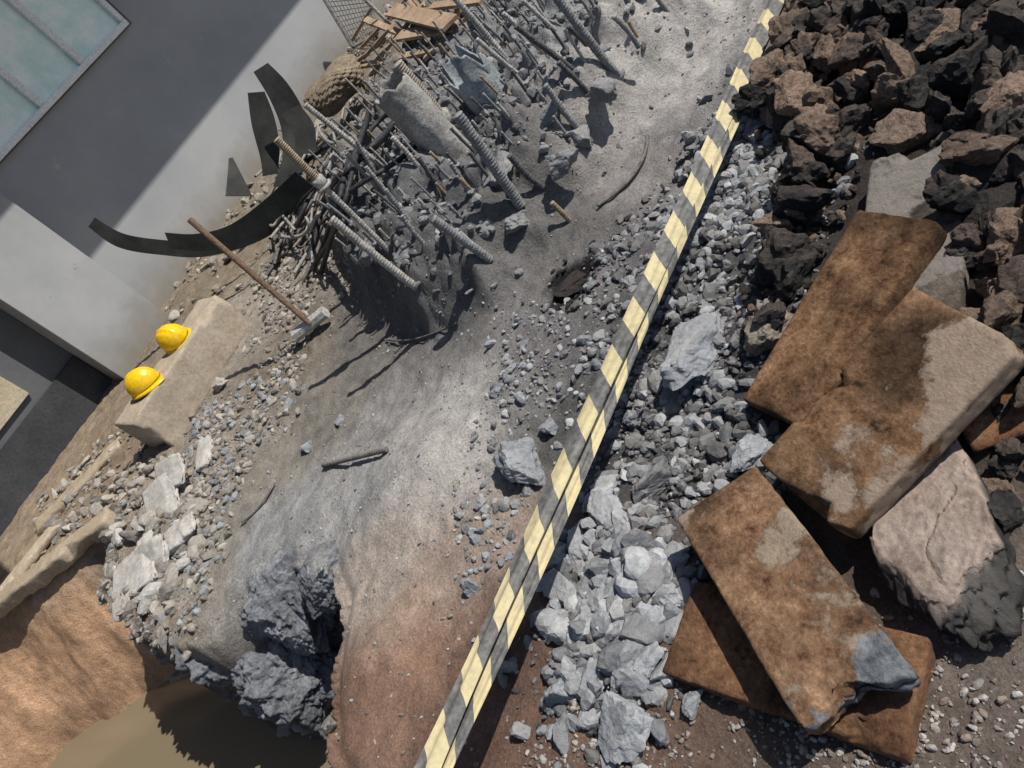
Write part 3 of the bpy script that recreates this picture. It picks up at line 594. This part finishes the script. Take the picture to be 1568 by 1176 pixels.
# ---------------- barrier tape
m,n,l,b=newmat("hazard_tape",.6); uvn=n.new("ShaderNodeUVMap"); sx=n.new("ShaderNodeSeparateXYZ"); l.new(uvn.outputs[0],sx.inputs[0])
fr=mth_(n,l,'FRACT',mth_(n,l,'ADD',mth_(n,l,'DIVIDE',sx.outputs[0],.18),mth_(n,l,'MULTIPLY',sx.outputs[1],.38)))
stp=mth_(n,l,'GREATER_THAN',fr,.5); tcn=n.new("ShaderNodeTexCoord").outputs["Object"]; dn_=noise(n,l,45,6,.7,tcn)
dr_=ramp(n,l,dn_.outputs[0],[(.4,(.56,.48,.27)),(.7,(.40,.345,.23))]); dk=ramp(n,l,dn_.outputs[0],[(.4,(.085,.085,.085)),(.7,(.20,.195,.18))])
l.new(mix(n,l,stp,dr_.outputs[0],dk.outputs[0]),b.inputs["Base Color"])
dn2=noise(n,l,9,3,.5,tcn); bp=bump(n,l,b,dn2.outputs[0],.4,.02)
T0=P(655,1176,.26); T1=P(1196,-12,.15); dT=(T1-T0); LT_=np.linalg.norm(dT); dT/=LT_
def ribbon(wd,off,ph,roll0,amp):
    V=[];uv=[];N_=420; s0,s1=-.75,LT_+1.0; nc=9
    for i in range(N_):
        s=s0+(s1-s0)*i/(N_-1)
        ctr=T0+dT*s+np.array([0,0,.006*math.sin(3*s+ph)])
        side=np.cross(dT,[0,0,1.]); side/=np.linalg.norm(side); up=np.cross(side,dT)
        rl=roll0+amp*math.sin(2.1*s+ph)+amp*.4*math.sin(7*s+ph)
        sd=side*math.cos(rl)+up*math.sin(rl); nm=np.cross(sd,dT)
        for j in range(nc):
            t=j/(nc-1)-.5; fold=.010*math.exp(-((t-.18*math.sin(1.7*s+ph))/.12)**2)
            q=ctr+sd*(t*wd*(1-.12*math.sin(4*s+ph)))+side*off+nm*(fold+.004*math.sin(t*7+3*s+ph)); V.append(q); uv.append((s+ph*.01,t))
    Fc=[(i*nc+j,i*nc+j+1,(i+1)*nc+j+1,(i+1)*nc+j) for i in range(N_-1) for j in range(nc-1)]
    return np.array(V),np.array(Fc),np.array(uv)
a=ribbon(.062,0,0,-.25,.2); b2=ribbon(.035,.024,2.4,-.6,.3); b2[0][:,2]-=.03
mesh_np("barrier_tape",np.vstack([a[0],b2[0]]),np.vstack([a[1],b2[1]+len(a[0])]),m,None,True,uv=np.vstack([a[2],b2[2]]))
stk=Acc()
for q in (T0-dT*.75,T1+dT*1.0):
    v,f=tube(np.array([q[0],q[1],.75]),np.array([q[0],q[1],-.2]),.02,10,res=.1); stk.add(v,f,(.3,.2,.12))
stk.out("timber_stakes",plain_m)
# ---------------- background debris
wd1=simple("weathered_wood",(.26,.18,.12),(.42,.31,.21),7,.85,0,.4,.006,50,(.18,.13,.1))
ac=[]
for i,(a_,b_,w_,z1,z2) in enumerate([((575,95),(650,5),.07,.30,.40),((560,85),(600,40),.08,.35,.45),((610,55),(700,40),.10,.40,.40),((600,15),(690,35),.12,.45,.45),((640,60),(560,30),.05,.3,.5),((590,110),(670,60),.05,.25,.3),((625,-10),(660,50),.05,.45,.4),((550,100),(625,90),.06,.25,.25),((720,-20),(690,40),.05,.4,.4),((555,70),(630,-10),.04,.35,.45),((570,110),(640,75),.09,.2,.25),((650,90),(720,20),.04,.35,.4),((530,105),(590,60),.05,.25,.35),((660,10),(740,0),.06,.45,.45),((600,90),(690,70),.06,.33,.35),((540,60),(570,10),.05,.4,.5)]):
    A=P(*a_,z1);B=P(*b_,z2); e=B-A; L=np.linalg.norm(e); e/=L; sd=np.cross(e,[0,0,1.]); sd/=np.linalg.norm(sd); up=np.cross(sd,e)
    V,Fc=box_grid(L,w_,.022,.03); V+=((fbm(V*14,3,i)-.5)*.008)[:,None]; V=V[:,0:1]*e+V[:,1:2]*sd+V[:,2:3]*up+(A+B)/2; ac.append(mesh_np("p",V,Fc,wd1,None,False))
join(ac,"timber_planks")
V=[];Fc=[];seg=96;nr=30; c0=PY(510,130,6.5)
for i in range(nr+1):
    ph=math.pi*(i/nr)
    for j in range(seg):
        an=2*math.pi*j/seg; wv=.006*(1 if ((j//3)+(i//2))%2 else -1); rr=(.25*math.sin(ph)**.6+wv)*(1+.12*math.sin(2*an+1)+.04*math.sin(5*an)); V.append(c0+np.array([rr*math.cos(an),rr*math.sin(an),(.15 if ph>1.57 else .10)*math.cos(ph)+.03*math.sin(3*an)*math.sin(ph)]))
for i in range(nr):
    for j in range(seg): a=i*seg+j;b_=i*seg+(j+1)%seg; Fc.append((a,b_,b_+seg,a+seg))
mesh_np("woven_basket",V,Fc,simple("wicker",(.15,.115,.08),(.27,.22,.16),12,.9),None,False)
ac=Acc(); Q=[PY(485,-20,8.2),PY(560,-20,8.4),PY(578,50,8.0),PY(540,72,7.8)]
def bil(u,v): return (Q[0]*(1-u)+Q[1]*u)*(1-v)+(Q[3]*(1-u)+Q[2]*u)*v
for k in range(13):
    u=k/12; r_=.016 if k in(0,12) else .005
    v,f=tube(bil(u,0),bil(u,1),r_,6,res=.3); ac.add(v,f,(.03,.03,.03)); v,f=tube(bil(0,u),bil(1,u),r_,6,res=.3); ac.add(v,f,(.03,.03,.03))
ac.out("wire_mesh_panel",wire_m)
